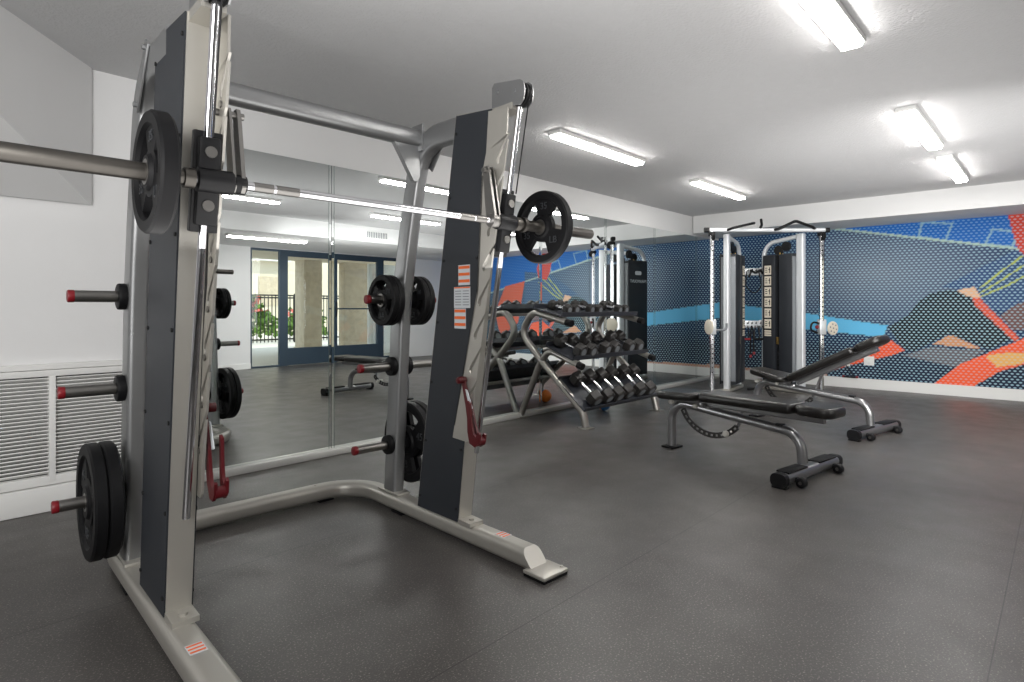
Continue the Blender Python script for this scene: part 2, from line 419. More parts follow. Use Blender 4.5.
fs = [(j*nx+i, j*nx+i+1, (j+1)*nx+i+1, (j+1)*nx+i) for j in range(nz-1) for i in range(nx-1)]
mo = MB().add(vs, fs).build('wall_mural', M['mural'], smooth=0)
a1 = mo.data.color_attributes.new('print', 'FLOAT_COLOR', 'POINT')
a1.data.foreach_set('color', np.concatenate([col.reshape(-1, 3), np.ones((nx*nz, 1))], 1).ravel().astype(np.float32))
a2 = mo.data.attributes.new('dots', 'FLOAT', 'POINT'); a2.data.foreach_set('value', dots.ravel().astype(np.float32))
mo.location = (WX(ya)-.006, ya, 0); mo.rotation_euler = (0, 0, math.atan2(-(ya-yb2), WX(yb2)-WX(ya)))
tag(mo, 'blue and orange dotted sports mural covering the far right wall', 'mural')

# outlets on the mural wall
for y, z, lab in ((1.97, .389, 'white wall outlet plate on the mural below the raised bench back'), (2.263, .363, 'white wall outlet with a red plug on the mural nearer the cable machine')):
    t = thing('wall_outlet', lab, 'outlet', (WX(y)-.008, y, z), math.radians(1.64), 'mural wall outlets')
    MB().box((-.006, 0, 0), (.012, .125, .125), .004).build('cover_plate', M['paper'], t)
    for q in (-.03, .03): MB().box((-.013, 0, q), (.003, .03, .024), .001).build('socket', M['wall'], t, smooth=0)
y = 2.2
t = thing('power_cord', 'black power cord with red plugs hanging at the foot of the mural', 'cord', (WX(y)-.03, y, .2))
MB().tube(fillet([(0, .06, .14), (-.01, .02, .06), (-.01, -.04, -.02), (-.005, -.06, -.045)], .04), .006, up=(1, 0, 0), seg=8).build('cable', M['black'], t)
for q in (.08, -.09): MB().box((0, q, -.045), (.03, .03, .03), .005).build('plug', M['redcap'], t, label='red plug')
MB().box((0, -.0, -.05), (.03, .15, .02), .005).build('power_strip', M['black'], t)

# ------------------------------------------------------------------ left wall grille, far vent
t = thing('return_air_grille', 'white louvred return air grille low on the left wall', 'vent', (.2, YM+.02, 0))
x0, x1, z0, z1 = -1.15, .86, .15, .76
mb = MB()
for a_, c_ in (((-.145, -.025, z1-.0), (x1-x0+.06, .05, .035)), ((-.145, -.025, z0+.02), (x1-x0+.06, .05, .05)), ((x0-.015, -.025, (z0+z1)/2), (.03, .05, z1-z0)), ((x1+.015, -.025, (z0+z1)/2), (.03, .05, z1-z0))):
    mb.box(a_, c_, .003)
for xx in (-.52, .405): mb.box((xx, -.028, (z0+z1)/2), (.03, .05, z1-z0-.03), .003)
mb.box((-.145, -.02, z1+.035), (x1-x0+.06, .04, .03), .003)
mb.build('frame', M['trim'], t)
mb = MB(); n = 26; zz0, zz1 = z0+.05, z1-.025
for k in range(n):
    z = zz0+(zz1-zz0)*(k+.5)/n
    mb.box(((x0+x1)/2, -.022, z), (x1-x0, .028, .0065), 0, Matrix.Rotation(math.radians(-32), 3, 'X'))
mb.build('louvres', M['trim'], t, smooth=0)
MB().box(((x0+x1)/2, -.006, (z0+z1)/2), (x1-x0, .004, z1-z0)).build('dark_backing', mat('vent_shadow', srgb(40, 40, 39), .8), t, smooth=0)
t = thing('ceiling_vent', 'small white vent grille on the soffit above the patio door', 'vent', (5.75, -.5, 2.375))
MB().box((0, .005, 0), (.44, .012, .13), .003).build('frame', M['trim'], t)
mb = MB()
for k in range(12): mb.box((-.19+.38*k/11, .013, 0), (.017, .006, .1))
mb.build('slots', M['grey_print'], t, smooth=0)

# ------------------------------------------------------------------ ceiling lights
lights = [(2.78, .8, ZC, 'long white LED ceiling light nearest the camera, cut off by the top of the photo'),
          (5.43, .8, ZC, 'long white LED ceiling light in the middle of the right-hand row'),
          (7.2, .8, ZC, 'long white LED ceiling light at the far end of the right-hand row'),
          (4.18, 2.9, ZC, 'long white LED ceiling light nearer the smith machine in the left-hand row'),
          (6.56, 2.9, ZC, 'long white LED ceiling light nearer the cable machine in the left-hand row'),
          (4.1, -1.05, ZS, 'long white LED light under the soffit by the patio door, seen in the mirror')]
for x, y, z, lab in lights:
    t = thing('ceiling_light', lab, 'ceiling light', (x, y, z), 0, 'LED ceiling lights')
    MB().box((0, 0, -.016), (1.28, .125, .034), .008).build('housing', M['trim'], t)
    MB().box((0, 0, -.042), (1.25, .10, .024), .011).build('lens', M['lens'], t)

# ------------------------------------------------------------------ weight plates
def plate_mesh(R, T, ang=0.):
    """body with three grip holes, axis along X"""
    mb = MB(); N = 72; half = math.radians(29)
    rings = [(.026, .5*T), (.27*R, .5*T), (.31*R, .30*T), (.40*R, .26*T), (.76*R, .26*T), (.80*R, .5*T), (.965*R, .5*T), (R, .34*T)]
    def hole(k):
        a = (2*PI*(k+.5)/N-ang) % (2*PI/3); a = min(a, 2*PI/3-a); return a < half
    vs = []; fs = []; nr = len(rings)
    for sgn in (-1, 1):
        for r, h in rings:
            for k in range(N):
                a = 2*PI*k/N; vs.append((sgn*h, r*math.cos(a), r*math.sin(a)))
    idx = lambda s_, i, k: s_*nr*N+i*N+k % N
    for s_ in (0, 1):
        for i in range(nr-1):
            for k in range(N):
                if i == 3 and hole(k): continue
                fs.append((idx(s_, i, k), idx(s_, i, k+1), idx(s_, i+1, k+1), idx(s_, i+1, k)))
    for k in range(N):
        fs.append((idx(0, nr-1, k), idx(0, nr-1, k+1), idx(1, nr-1, k+1), idx(1, nr-1, k)))
        fs.append((idx(0, 0, k), idx(0, 0, k+1), idx(1, 0, k+1), idx(1, 0, k)))
        if hole(k):
            for i in (3, 4): fs.append((idx(0, i, k), idx(0, i, k+1), idx(1, i, k+1), idx(1, i, k)))
            if not hole(k-1): fs.append((idx(0, 3, k), idx(0, 4, k), idx(1, 4, k), idx(1, 3, k)))
            if not hole(k+1): fs.append((idx(0, 3, k+1), idx(0, 4, k+1), idx(1, 4, k+1), idx(1, 3, k+1)))
    return mb.add(vs, fs)
def make_plate(label, R, T, ang, num, group):
    t = thing('weight_plate', label, 'weight plate', (0, 0, 0), 0, group)
    plate_mesh(R, T, ang).build('plate_body', M['rubber'], t, smooth=30)
    MB().lathe((-T*.52, 0, 0), (1, 0, 0), [(0, .026), (0, .036), (T*1.04, .036), (T*1.04, .026)], 28, caps=False).build('bore_ring', M['steel'], t, smooth=30, label='bare steel ring around the bore')
    for k in range(3):
        a = ang+PI/3+2*PI*k/3; rr_ = .58*R
        for sg in (-1, 1):
            o = text_mesh('numeral', num if k != 1 else 'LB', .26*R, .002, M['emboss'], t, (sg*(.26*T+.001), rr_*math.cos(a), rr_*math.sin(a)), (PI/2, 0, sg*PI/2))
            # turn upright towards the rim
            o.rotation_euler = (Matrix(((0, -sg, 0), (0, 0, 1), (-1, 0, 0))).to_3x3()).to_euler() if False else o.rotation_euler
    return t

# ------------------------------------------------------------------ smith machine
SO = Vector((1.283, 2.375, 0)); ST = math.radians(-2.5)
SM = Matrix.Translation(SO) @ Matrix.Rotation(ST, 4, 'Z')
sm = thing('smith_machine', 'large silver smith machine with black side panels and a racked bar', 'smith machine', SO, ST)
# base frame
path = fillet([(-.63, -.76, .052), (-.63, .79, .052), (.63, .79, .052), (.63, -.67, .052)], .24, 12)
mb = MB().sweep(path, rrect(.1, .085, .03))
mb.v = [(x, y-(.095-z)*.85 if y < (-.66 if x > 0 else -.75) else y, z) for x, y, z in mb.v]
for p in ((-.45, .79), (-.42, .79), (.36, .79)): mb.cyl((p[0], p[1], .09), (p[0], p[1], .0965), .008, seg=12)
mb.build('base_frame', M['platinum'], sm)
for s in (-1, 1):
    fy = -.765 if s > 0 else -.855
    o = MB().box((s*.63, fy, .020), (.15, .125, .016), .006).cyl((s*.63+.06, fy-.035, .027), (s*.63+.06, fy-.035, .033), .008, seg=10).build('foot_plate', M['platinum'], sm)
    MB().box((s*.63, fy, .0062), (.145, .12, .0124), .003).build('rubber_pad', M['rubber'], o)
    MB().box((s*.41, .79, .008), (.09, .08, .016), .003).build('rubber_foot', M['rubber'], sm)
    MB().box((s*.63, .3, .0065), (.09, .1, .013), .003).build('rubber_foot', M['rubber'], sm)
BVV, BZ = -.55, 1.499
FV = lambda z: -.25-.128*(z-.1)           # channel front
BV = lambda z: .088-.158*(z-.1)            # channel back
PV = lambda z: -.25-.128*(z-.1)          # panel front
XV = lambda z: -.345-.185*(z-.52)          # guide rod
EX, EY, EZ = (0, 1, 0), (0, 0, 1), (1, 0, 0)
for s in (-1, 1):
    uc = s*.618
    BV = (lambda z: .088-.120*(z-.1)) if s < 0 else (lambda z: .088-.165*(z-.1))
    # upright channel: two cheeks and a web
    mb = MB()
    mb.prism([(FV(.095), .095), (BV(.095), .095), (BV(2.04), 2.045), (FV(2.01), 2.01)], (uc, 0, 0), EX, EY, EZ, .078)
    mb.prism([(FV(1.98)+.03, 1.98), (FV(1.98)-.12, 1.985), (FV(1.98)-.12, 2.012), (FV(2.0)+.03, 2.012)], (uc, 0, 0), EX, EY, EZ, .07)
    up = mb.build('upright', M['platinum'], sm, smooth=0)
    # base bracket with bolt
    MB().prism([(FV(.1)+.02, .094), (FV(.1)-.085, .094), (FV(.1)-.085, .112), (FV(.1)+.02, .116)], (uc, 0, 0), EX, EY, EZ, .082).cyl((uc, FV(.1)-.05, .112), (uc, FV(.1)-.05, .121), .014, seg=6).build('bracket', M['platinum'], up)
    # black side panels, both faces
    for f in (-1, 1):
        xx = uc+f*.0415
        pb = [(PV(.1)+.004, .1), (BV(.1)-.008, .1), (BV(2.03)-.008, 2.035), (PV(2.0)+.004, 2.01)]
        mb = MB().mi(0).prism(pb, (xx, 0, 0), EX, EY, EZ, .005)
        mb.mi(1)
        for z in (.16, .45, .75, 1.05, 1.35, 1.65, 1.95):
            for v_ in (PV(z)+.02, BV(z)-.022): mb.cyl((xx, v_, z), (xx+f*.007, v_, z), .007, seg=10)
        mb.build('side_panel', [M['panel'], M['dark']], up, smooth=30, label='black side panel')
    # guide rod
    MB().cyl((uc, XV(.44)-.004, .44), (uc, XV(2.03)-.004, 2.03), .0125, seg=20).build('guide_rod', M['chrome'], sm)
    # hook plate with saw-tooth catches on the inner face
    xi = s*.572
    back = [(-.218, .50), (-.232, .56), (-.398, 1.2), (-.43, 1.72), (-.46, 1.82), (-.475, 2.0)]
    fr_ = lambda z: -.338-.195*(z-.51)
    front = [(-.60, 1.99), (-.592, 1.86)]
    z = 1.79
    zs = [.66+.156*k for k in range(8)]
    for zk in reversed(zs):
        f0 = fr_(zk)
        front += [(fr_(zk+.125), zk+.125), (f0+.050, zk+.034), (f0+.056, zk+.014), (f0+.049, zk), (f0+.036, zk+.004), (f0+.032, zk+.028), (fr_(zk+.108)+.002, zk+.1), (fr_(zk+.09), zk+.09)]
    front += [(fr_(.62), .62), (-.345, .51), (-.33, .495)]
    poly = back+front
    MB().prism(poly, (xi, 0, 0), EX, EY, EZ, .008).mi(1).prism([(-.236, .56), (-.226, .56), (-.395, 1.2), (-.428, 1.72), (-.44, 1.72), (-.407, 1.2)], (xi+s*.001, 0, 0), EX, EY, EZ, .010).build('hook_plate', [M['platinum'], M['dark']], sm, smooth=0)
    for zk in zs: MB().cyl((xi, fr_(zk)+.045, zk-.012), (uc-s*.038, fr_(zk)+.045, zk-.012), .011, seg=12).build('spacer', M['steel'], sm)
    # bearing carriage
    zc = BZ; cv = XV(zc)
    rot = Matrix.Rotation(math.atan(.18), 3, 'X')
    ca = MB().box((uc-s*.003, cv, zc), (.062, .058, .26), .008, rot).box((uc-s*.003, cv+.012, zc), (.078, .03, .30), .004, rot).build('carriage', M['black'], sm)
    for dz in (-.075, .08): MB().cyl((uc-s*.003, cv-.03-.18*dz, zc+dz), (uc-s*.003, cv-.037-.18*dz, zc+dz), .017, seg=18).build('bolt', M['steel'], ca, label='silver bolt')
    MB().cyl((uc+s*.03, BVV, zc), (uc-s*.07, BVV, zc), .036, seg=28, bev=.003).build('bearing_housing', M['black'], ca)
    # rack lever on the bar
    xl = s*.522
    tri = [(-.58, zc-.012), (-.565, zc-.028), (-.535, zc-.028), (-.52, zc), (-.495, zc+.22), (-.505, zc+.24), (-.525, zc+.24), (-.535, zc+.22)]
    lv = MB().prism(tri, (xl, 0, 0), EX, EY, EZ, .012).prism(tri, (xl+s*.026, 0, 0), EX, EY, EZ, .008)
    lv.cyl((xl-s*.02, -.512, zc+.222), (xl+s*.075, -.512, zc+.222), .011, seg=14)
    lv = lv.build('rack_lever', M['steel'], sm)
    MB().cyl((xl-s*.012, BVV, zc), (xl+s*.04, BVV, zc), .030, seg=24, bev=.004).build('pivot_collar', M['black'] if s < 0 else M['steel'], lv)
    # pulley housing on top
    pp = [(-.475, 2.02), (-.475, 2.108), (-.49, 2.126), (-.655, 2.10), (-.675, 2.085), (-.682, 2.05), (-.675, 2.01), (-.655, 1.992), (-.60, 2.0)]
    ph = MB()
    for f in (-1, 1): ph.prism(pp, (uc+f*.026, 0, 0), EX, EY, EZ, .006)
    for v_, z in ((-.51, 2.085), (-.62, 2.06)): ph.cyl((uc-.034, v_, z), (uc+.034, v_, z), .011, seg=12)
    ph = ph.build('pulley_housing', M['silver'], sm)
    MB().lathe((uc-.015, -.635, 2.045), (1, 0, 0), [(0, .052), (.009, .052), (.015, .042), (.021, .052), (.03, .052)], 28).build('pulley_wheel', M['black'], ph)
    MB().tube([(uc, -.685, 2.04), (uc, -.60, 1.62)], .003, up=(1, 0, 0), seg=8).build('cable', M['black'], sm)
    # rear post with arch over to the upright
    up_path = [(s*.628, .39, .09), (s*.628, .31, 1.164), (s*.628, .235, 1.54), (s*.628, .12, 2.0), (s*.628, -.28, 1.99)]
    pth = fillet(up_path, [3., 2.0, .22], 10)
    rp = MB().sweep(pth, rrect(.07, .115, .02), up=(0, -1, .3)).build('rear_post', M['silver'], sm)
    MB().box((s*.628, .39, .100), (.085, .2, .012), .003).cyl((s*.628, .47, .106), (s*.628, .47, .114), .011, seg=8).build('post_flange', M['platinum'], rp)
    fl_ = MB().box((s*.668, .02, 1.955), (.008, .05, .26), .003, Matrix.Rotation(math.radians(38), 3, 'X'))
    for v_, z in ((-.045, 2.04), (.085, 1.87)): fl_.cyl((s*.664, v_, z), (s*.682, v_, z), .010, seg=10)
    fl_.build('arch_bracket', M['silver'], rp)
    # weight horns
    for hz in (.365, .80, 1.165):
        hv = .39-(hz-.09)*.0745
        for d in (-1, 1):
            xb = s*.628+d*.034
            hl_ = {.365: .215, .80: .20, 1.165: .175}[hz]
            h = MB().cyl((xb, hv, hz), (xb+d*hl_, hv, hz), .0225, seg=24).build('weight_horn', M['steel'], sm)
            MB().cyl((xb-d*.002, hv, hz), (xb+d*.03, hv, hz), .052, seg=28, bev=.006).build('collar', M['rubber'], h, label='black rubber collar')
            MB().cyl((xb+d*(hl_-.01), hv, hz), (xb+d*(hl_+.013), hv, hz), .0238, seg=24, bev=.004).build('end_cap', M['redcap'], h, label='red end cap')
    # red safety stop hooked on the plate
    xs = s*.555
    st = MB()
    for q in (0, 1):
        st.prism([(-.30, .80), (-.325, .80), (-.335, .76), (-.385, .655), (-.40, .60), (-.425, .55), (-.455, .535), (-.475, .56), (-.49, .555), (-.485, .52), (-.45, .495), (-.405, .50), (-.37, .54), (-.345, .62), (-.335, .67)] if q == 0 else
                 [(-.385, .70), (-.41, .69), (-.42, .60), (-.44, .555), (-.46, .545), (-.48, .57), (-.495, .56), (-.488, .52), (-.45, .498), (-.405, .51), (-.39, .56)], (xs-s*(.0+.034*q), 0, 0), EX, EY, EZ, .010)
    st.box((xs-s*.017, -.43, .52), (.04, .05, .03), .006)
    st.cyl((xs+s*.012, -.315, .785), (xs-s*.035, -.315, .785), .016, seg=16, bev=.004)
    st.cyl((xs-s*.0, -.47, .525), (xs-s*.036, -.47, .525), .02, seg=16)
    st.v = [(x, y if y > -.40 else -.40+(y+.40)*.8, z) for x, y, z in st.v]
    if s < 0: st.v = [(x, -.30+(y+.30)*.72, z) for x, y, z in st.v]
    sst = st.build('safety_stop', M['red'], sm, label='dark red safety stop hook')
    MB().prism([(-.338, .745), (-.352, .742), (-.388, .662), (-.366, .655)], (xs-s*.006, 0, 0), EX, EY, EZ, .003).build('sticker', M['white_print'], sst, smooth=0, label='pale sticker')
    # small orange caution decal on the foot of the frame
    dc = MB().mi(0).box((s*.635, -.50, .0953), (.05, .062, .0012))
    dc.mi(1)
    for k in (-1, 0, 1): dc.box((s*.635, -.50+k*.02, .0958), (.044, .009, .0014))
    dc.build('caution_decal', [M['white_print'], M['orange']], sm, smooth=0, label='orange striped decal')
# warning labels on the inner black panel of the far upright
xx = .618-.0445
for zc_, w, hgt, kind in ((1.275, .085, .095, 0), (1.17, .12, .10, 1), (1.07, .085, .095, 0)):
    vc = (PV(zc_)+BV(zc_))/2-.045
    mb = MB().mi(0).box((xx, vc, zc_), (.0015, w, hgt))
    if kind == 0:
        mb.mi(1)
        for k in range(3): mb.box((xx-.0006, vc, zc_+.036-k*.032), (.0015, w-.004, .014))
    else:
        mb.mi(1).box((xx-.0006, vc, zc_+.046), (.0015, w-.004, .006)); mb.mi(2)
        for c_ in (-.028, .028):
            for k in range(6): mb.box((xx-.0006, vc+c_, zc_+.03-k*.013), (.0015, .045, .004))
    mb.build('warning_label', [M['white_print'], M['orange'], M['grey_print']], sm, smooth=0, label='orange and white warning label')
# crossbar and gussets
cb = MB().sweep([(-.60, .10, 2.0), (.60, .10, 2.0)], rrect(.075, .09, .032)).build('crossbar', M['silver'], sm)
for s in (-1, 1):
    MB().prism([(s*.44, 1.957), (s*.592, 1.957), (s*.592, 1.80), (s*.575, 1.775), (s*.555, 1.775)], (0, .10, 0), (1, 0, 0), (0, 0, 1), (0, 1, 0), .03).box((s*.588, .10, 2.0), (.012, .095, .14), .003).build('gusset', M['silver'], cb)
# bar
bar = MB().cyl((-.70, BVV, BZ), (.70, BVV, BZ), .0143, seg=24).build('bar', M['chrome'], sm)
for s in (-1, 1):
    mb = MB()
    for x0, x1 in ((.34, .415), (.425, .485)):
        n = 18
        mb.cyl((s*x0, BVV, BZ), (s*x1, BVV, BZ), .0152, seg=24)
    mb.build('knurled_grip', M['steel'], bar)
    MB().lathe((s*.655, BVV, BZ), (s, 0, 0), [(0, .022), (.0, .03), (.028, .03), (.03, .022), (.045, .022), (.046, .034), (.064, .034), (.066, .0253), (.545, .0253), (.55, .022), (.55, .0)], 28, caps=False).build('sleeve', M['sleeve'], bar)

def put_plate(t, x, y, z):
    w = SM @ Vector((x, y, z)); t.location = w; t.rotation_euler = (0, 0, ST)
mid = make_plate('round black rubber weight plate on the near end of the racked bar', .171, .048, math.radians(40), '35', 'plates on the bar')
put_plate(mid, -.755, BVV, BZ)
o = dup(mid, (0, 0, 0), (0, 0, 0), 'round black rubber weight plate on the far end of the racked bar'); put_plate(o, .845, BVV, BZ)
hv = lambda hz: .39-(hz-.09)*.0745
bigp = make_plate('large black weight plate low on the near post of the smith machine, outer of two', .226, .047, math.radians(100), '45', 'plates on the rear posts')
put_plate(bigp, -.628-.034-.03-.047*1.52, hv(.365), .3615)
o = dup(bigp, (0, 0, 0), (0, 0, 0), 'large black weight plate low on the near post of the smith machine, inner of two'); put_plate(o, -.628-.034-.03-.047*.5, hv(.365), .3615)
o = dup(bigp, (0, 0, 0), (0, 0, 0), 'large black weight plate low on the far post, against the post'); put_plate(o, .628+.034+.03+.047*.5, hv(.365), .3615)
o = dup(bigp, (0, 0, 0), (0, 0, 0), 'large black weight plate low on the far post, outer one away from the post'); put_plate(o, .628+.034+.03+.047*1.52, hv(.365), .3615)
sml = make_plate('small black weight plate on the far post, its inner face toward the near post', .137, .034, math.radians(85), '10', 'plates on the rear posts')
put_plate(sml, .628-.034-.03-.034*1.52, hv(1.165), 1.1615)
o = dup(sml, (0, 0, 0), (0, 0, 0), 'small black weight plate on the upper horn of the far post, against its inner side'); put_plate(o, .628-.034-.03-.034*.5, hv(1.165), 1.1615)
o = dup(sml, (0, 0, 0), (0, 0, 0), 'small black weight plate right of the far post, against its upper collar'); put_plate(o, .628+.034+.03+.034*.5, hv(1.165), 1.1615)
o = dup(sml, (0, 0, 0), (0, 0, 0), 'small black weight plate right of the far post, outermost on the upper horn'); put_plate(o, .628+.034+.03+.034*1.52, hv(1.165), 1.1615)

# ------------------------------------------------------------------ adjustable benches
def rounded_pad(mb, c, L, W, T, pitch, r=.06, taper=1., edge=.02):
    """upholstered pad: rounded outline, soft edges, tilted about Y by pitch; length along local x"""
    out = []
    for (cx, cy, a0) in ((L/2-r, W/2-r, 0), (-L/2+r, W/2*taper-r, 90), (-L/2+r, -W/2*taper+r, 180), (L/2-r, -W/2+r, 270)):
        for k in range(7):
            a = math.radians(a0+90*k/6); out.append((cx+r*math.cos(a), cy+r*math.sin(a), ))
    layers = []
    for k in range(6):
        a = PI/2*k/5; layers.append((-T/2+edge*(1-math.sin(a)), edge*(1-math.cos(a))))
    prof = [(-T/2, edge*1.), ]
    lay = [(-T/2, edge), (-T/2+edge*.3, edge*.3), (-T/2+edge, 0), (T/2-edge, 0), (T/2-edge*.3, edge*.3), (T/2-edge*.05, edge*.75), (T/2, edge*1.6)]
    vs = []; fs = []; n = len(out); R_ = Matrix.Rotation(-pitch, 3, 'Y')
    for z, ins in lay:
        for x, y in out:
            sx_ = 1-ins/(L/2); sy_ = 1-ins/(W/2)
            vs.append(Vector(c)+R_ @ Vector((x*sx_, y*sy_, z)))
    for i in range(len(lay)-1):
        for k in range(n): fs.append((i*n+k, i*n+(k+1) % n, (i+1)*n+(k+1) % n, (i+1)*n+k))
    fs.append(tuple(range(n))[::-1]); fs.append(tuple((len(lay)-1)*n+k for k in range(n)))
    return mb.add(vs, fs)
def make_bench(label, loc, ang, L, seat, back, reclined):
    t = thing('adjustable_bench', label, 'weight bench', loc, ang, 'adjustable weight benches')
    UY = (0, 1, 0)
    pth = fillet([(0, 0, .012), (0, 0, .378), (.5, 0, .328), (L-.05, 0, .278), (L-.035, 0, .05)], [.14, .5, .16], 10)
    fr = MB().sweep(pth, rrect(.062, .07, .03), up=UY).build('frame', M['bench_steel'], t)
    MB().box((0, 0, .008), (.11, .14, .016), .006).build('rear_foot', M['rubber'], fr)
    # foot bar with grips, end caps and wheels
    fb = MB().sweep([(L, -.36, .055), (L, .36, .055)], rrect(.095, .07, .03)).build('foot_bar', M['bench_steel'], t)
    for s in (-1, 1):
        MB().sweep([(L, s*.355, .052), (L, s*.40, .052)], rrect(.102, .084, .034)).box((L, s*.37, .006), (.09, .05, .012), .003).build('end_cap', M['black'], fb, label='black rubber end cap')
        MB().box((L-.004, s*.21, .092), (.085, .25, .012), .005).build('grip_pad', M['rubber'], fb)
        MB().box((L+.05, s*.26, .045), (.05, .03, .03), .005).build('wheel_bracket', M['black'], fb)
        w = MB().cyl((L+.08, s*.26-.022, .032), (L+.08, s*.26+.022, .032), .032, seg=24, bev=.007).build('wheel', M['black'], fb)
        MB().cyl((L+.08, s*.26-.026, .032), (L+.08, s*.26+.026, .032), .011, seg=14).build('hub', M['steel'], w)
    # curved adjusting ladder with holes
    cx, cz, R0 = .36, .44, .265; a0, a1 = math.radians(205), math.radians(318); n = 24
    mb = MB(); K = 48
    def arcpt(r, a): return (cx+r*math.cos(a), cz+r*math.sin(a))
    pts = lambda ra, rb, qa, qb, m_: [arcpt(ra, qa+(qb-qa)*k/m_) for k in range(m_+1)]+[arcpt(rb, qb-(qb-qa)*k/m_) for k in range(m_+1)]
    mb.prism(pts(R0-.006, R0+.008, a0, a1, 40), (0, .0, 0), (1, 0, 0), (0, 0, 1), UY, .012)
    mb.prism(pts(R0+.024, R0+.038, a0, a1, 40), (0, .0, 0), (1, 0, 0), (0, 0, 1), UY, .012)
    nh = 13
    for k in range(nh+1):
        am = a0+(a1-a0)*k/nh; w_ = math.radians(2.0); mb.prism(pts(R0+.006, R0+.026, am-w_, am+w_, 3), (0, 0, 0), (1, 0, 0), (0, 0, 1), UY, .012)
    mb.build('adjusting_ladder', M['ladder'], t, label='curved ladder plate with a row of holes')
    kn = MB()
    kx, kz = arcpt(R0+.015, math.radians(297))
    kn.cyl((kx, -.03, kz), (kx, .055, kz), .022, seg=18, bev=.006).build('adjusting_knob', M['knob'], t, label='pale round pull knob')
    kn = MB().cyl((.02, -.05, .372), (.02, .05, .372), .02, seg=18, bev=.005); kn.build('pivot_knob', M['knob'], t)
    kn = MB().cyl((.24, -.05, .365), (.24, .05, .365), .017, seg=18, bev=.004); kn.build('pivot_knob', M['knob'], t)
    MB().box((L-.19, 0, .318), (.05, .05, .022), .006).build('bumper', M['black'], t)
    # seat
    (sx0, sz0, sx1, sz1) = seat; pitch = math.atan2(sz1-sz0, sx1-sx0); ln = math.hypot(sx1-sx0, sz1-sz0)
    sp = rounded_pad(MB(), ((sx0+sx1)/2, 0, (sz0+sz1)/2), ln, .33, .062, pitch, .07, .8).build('seat_pad', M['vinyl'], t, smooth=50)
    MB().box(((sx0+sx1)/2+.03, 0, (sz0+sz1)/2-.045), (ln*.7, .05, .03), .006, Matrix.Rotation(-pitch, 3, 'Y')).build('seat_bracket', M['bench_steel'], sp)
    # back: long pad and head pad on a rail
    (bx0, bz0, bx1, bz1) = back; pitch = math.atan2(bz1-bz0, bx1-bx0); ln = math.hypot(bx1-bx0, bz1-bz0)
    d = Vector((math.cos(pitch), 0, math.sin(pitch))); nrm = Vector((-math.sin(pitch), 0, math.cos(pitch))); p0 = Vector((bx0, 0, bz0))
    l1 = ln*.735
    bp_ = rounded_pad(MB(), p0+d*l1/2, l1-.006, .27, .068, pitch, .03, 1.).build('back_pad', M['vinyl'], t, smooth=50)
    rounded_pad(MB(), p0+d*(l1+(ln-l1)/2), ln-l1-.006, .27, .068, pitch, .07, 1.).build('head_pad', M['vinyl'], t, smooth=50)
    ra = p0+d*.02-nrm*.055; rb = p0+d*(ln-.1)-nrm*.055
    MB().sweep([ra, rb], rrect(.055, .04, .01), up=UY).build('back_rail', M['bench_steel'], bp_)
    # strut from the ladder to the rail
    lx, lz = arcpt(R0+.015, a1-.03); q = p0+d*(ln*.30)-nrm*.06
    MB().sweep([(lx, .02, lz), (q.x, .02, q.z)], rrect(.012, .035, .005), up=UY).build('strut', M['bench_steel'], bp_)
    hb = MB().cyl((.31, -.07, .385), (.31, .07, .385), .02, seg=16, bev=.004); hb.build('hinge', M['bench_steel'], t)
    return t
make_bench('flat black weight bench in front, nearest the camera', (4.311, 2.302, 0), math.radians(-98.3), 1.08,
           (-.085, .425, .295, .447), (.315, .452, 1.285, .452), False)
make_bench('black weight bench with its back raised, behind the flat one', (6.154, 2.322, 0), math.radians(-101.5), 1.13,
           (-.03, .478, .36, .415), (.385, .432, 1.215, .862), True)

# ------------------------------------------------------------------ dumbbell rack
XA, XB = 4.42, 5.72
rk = thing('dumbbell_rack', 'three-tier steel dumbbell rack standing against the mirrors', 'dumbbell rack', ((XA+XB)/2, 3.6, 0))
RX = (XB-XA)/2; RY = 3.6
for s in (-1, 1):
    u_ = s*RX; UX = (1, 0, 0)
    pa = fillet([(u_, 3.235-RY, .01), (u_, 3.27-RY, .15), (u_, 3.80-RY, .62), (u_, 4.05-RY, .87), (u_, 3.89-RY, 1.085), (u_, 3.42-RY, .975)], [.12, 1., .14, .12], 9)
    f = MB().sweep(pa, rrect(.06, .075, .028), up=UX).build('front_leg', M['rack_steel'], rk)
    MB().sweep([pa[-2].lerp(pa[-1], .9), pa[-1]+(pa[-1]-pa[-2]).normalized()*.02], rrect(.066, .08, .03), up=UX).build('end_cap', M['black'], f)
    MB().box((u_, 3.235-RY, .006), (.11, .13, .012), .005).build('foot_plate', M['rack_steel'], f)
    pb = fillet([(u_-s*.0, 4.06-RY, .01), (u_, 3.80-RY, .56), (u_, 3.68-RY, .705), (u_, 3.29-RY, .575)], [.3, .1], 9)
    f = MB().sweep(pb, rrect(.055, .07, .026), up=UX).build('rear_leg', M['rack_steel'], rk)
    MB().sweep([pb[-2].lerp(pb[-1], .9), pb[-1]+(pb[-1]-pb[-2]).normalized()*.02], rrect(.061, .076, .028), up=UX).build('end_cap', M['black'], f)
    MB().box((u_, 4.05-RY, .006), (.1, .1, .012), .005).build('foot_plate', M['rack_steel'], f)
TR = [((3.50, 1.035), (3.86, 1.115)), ((3.365, .622), (3.70, .745)), ((3.235, .158), (3.56, .425))]
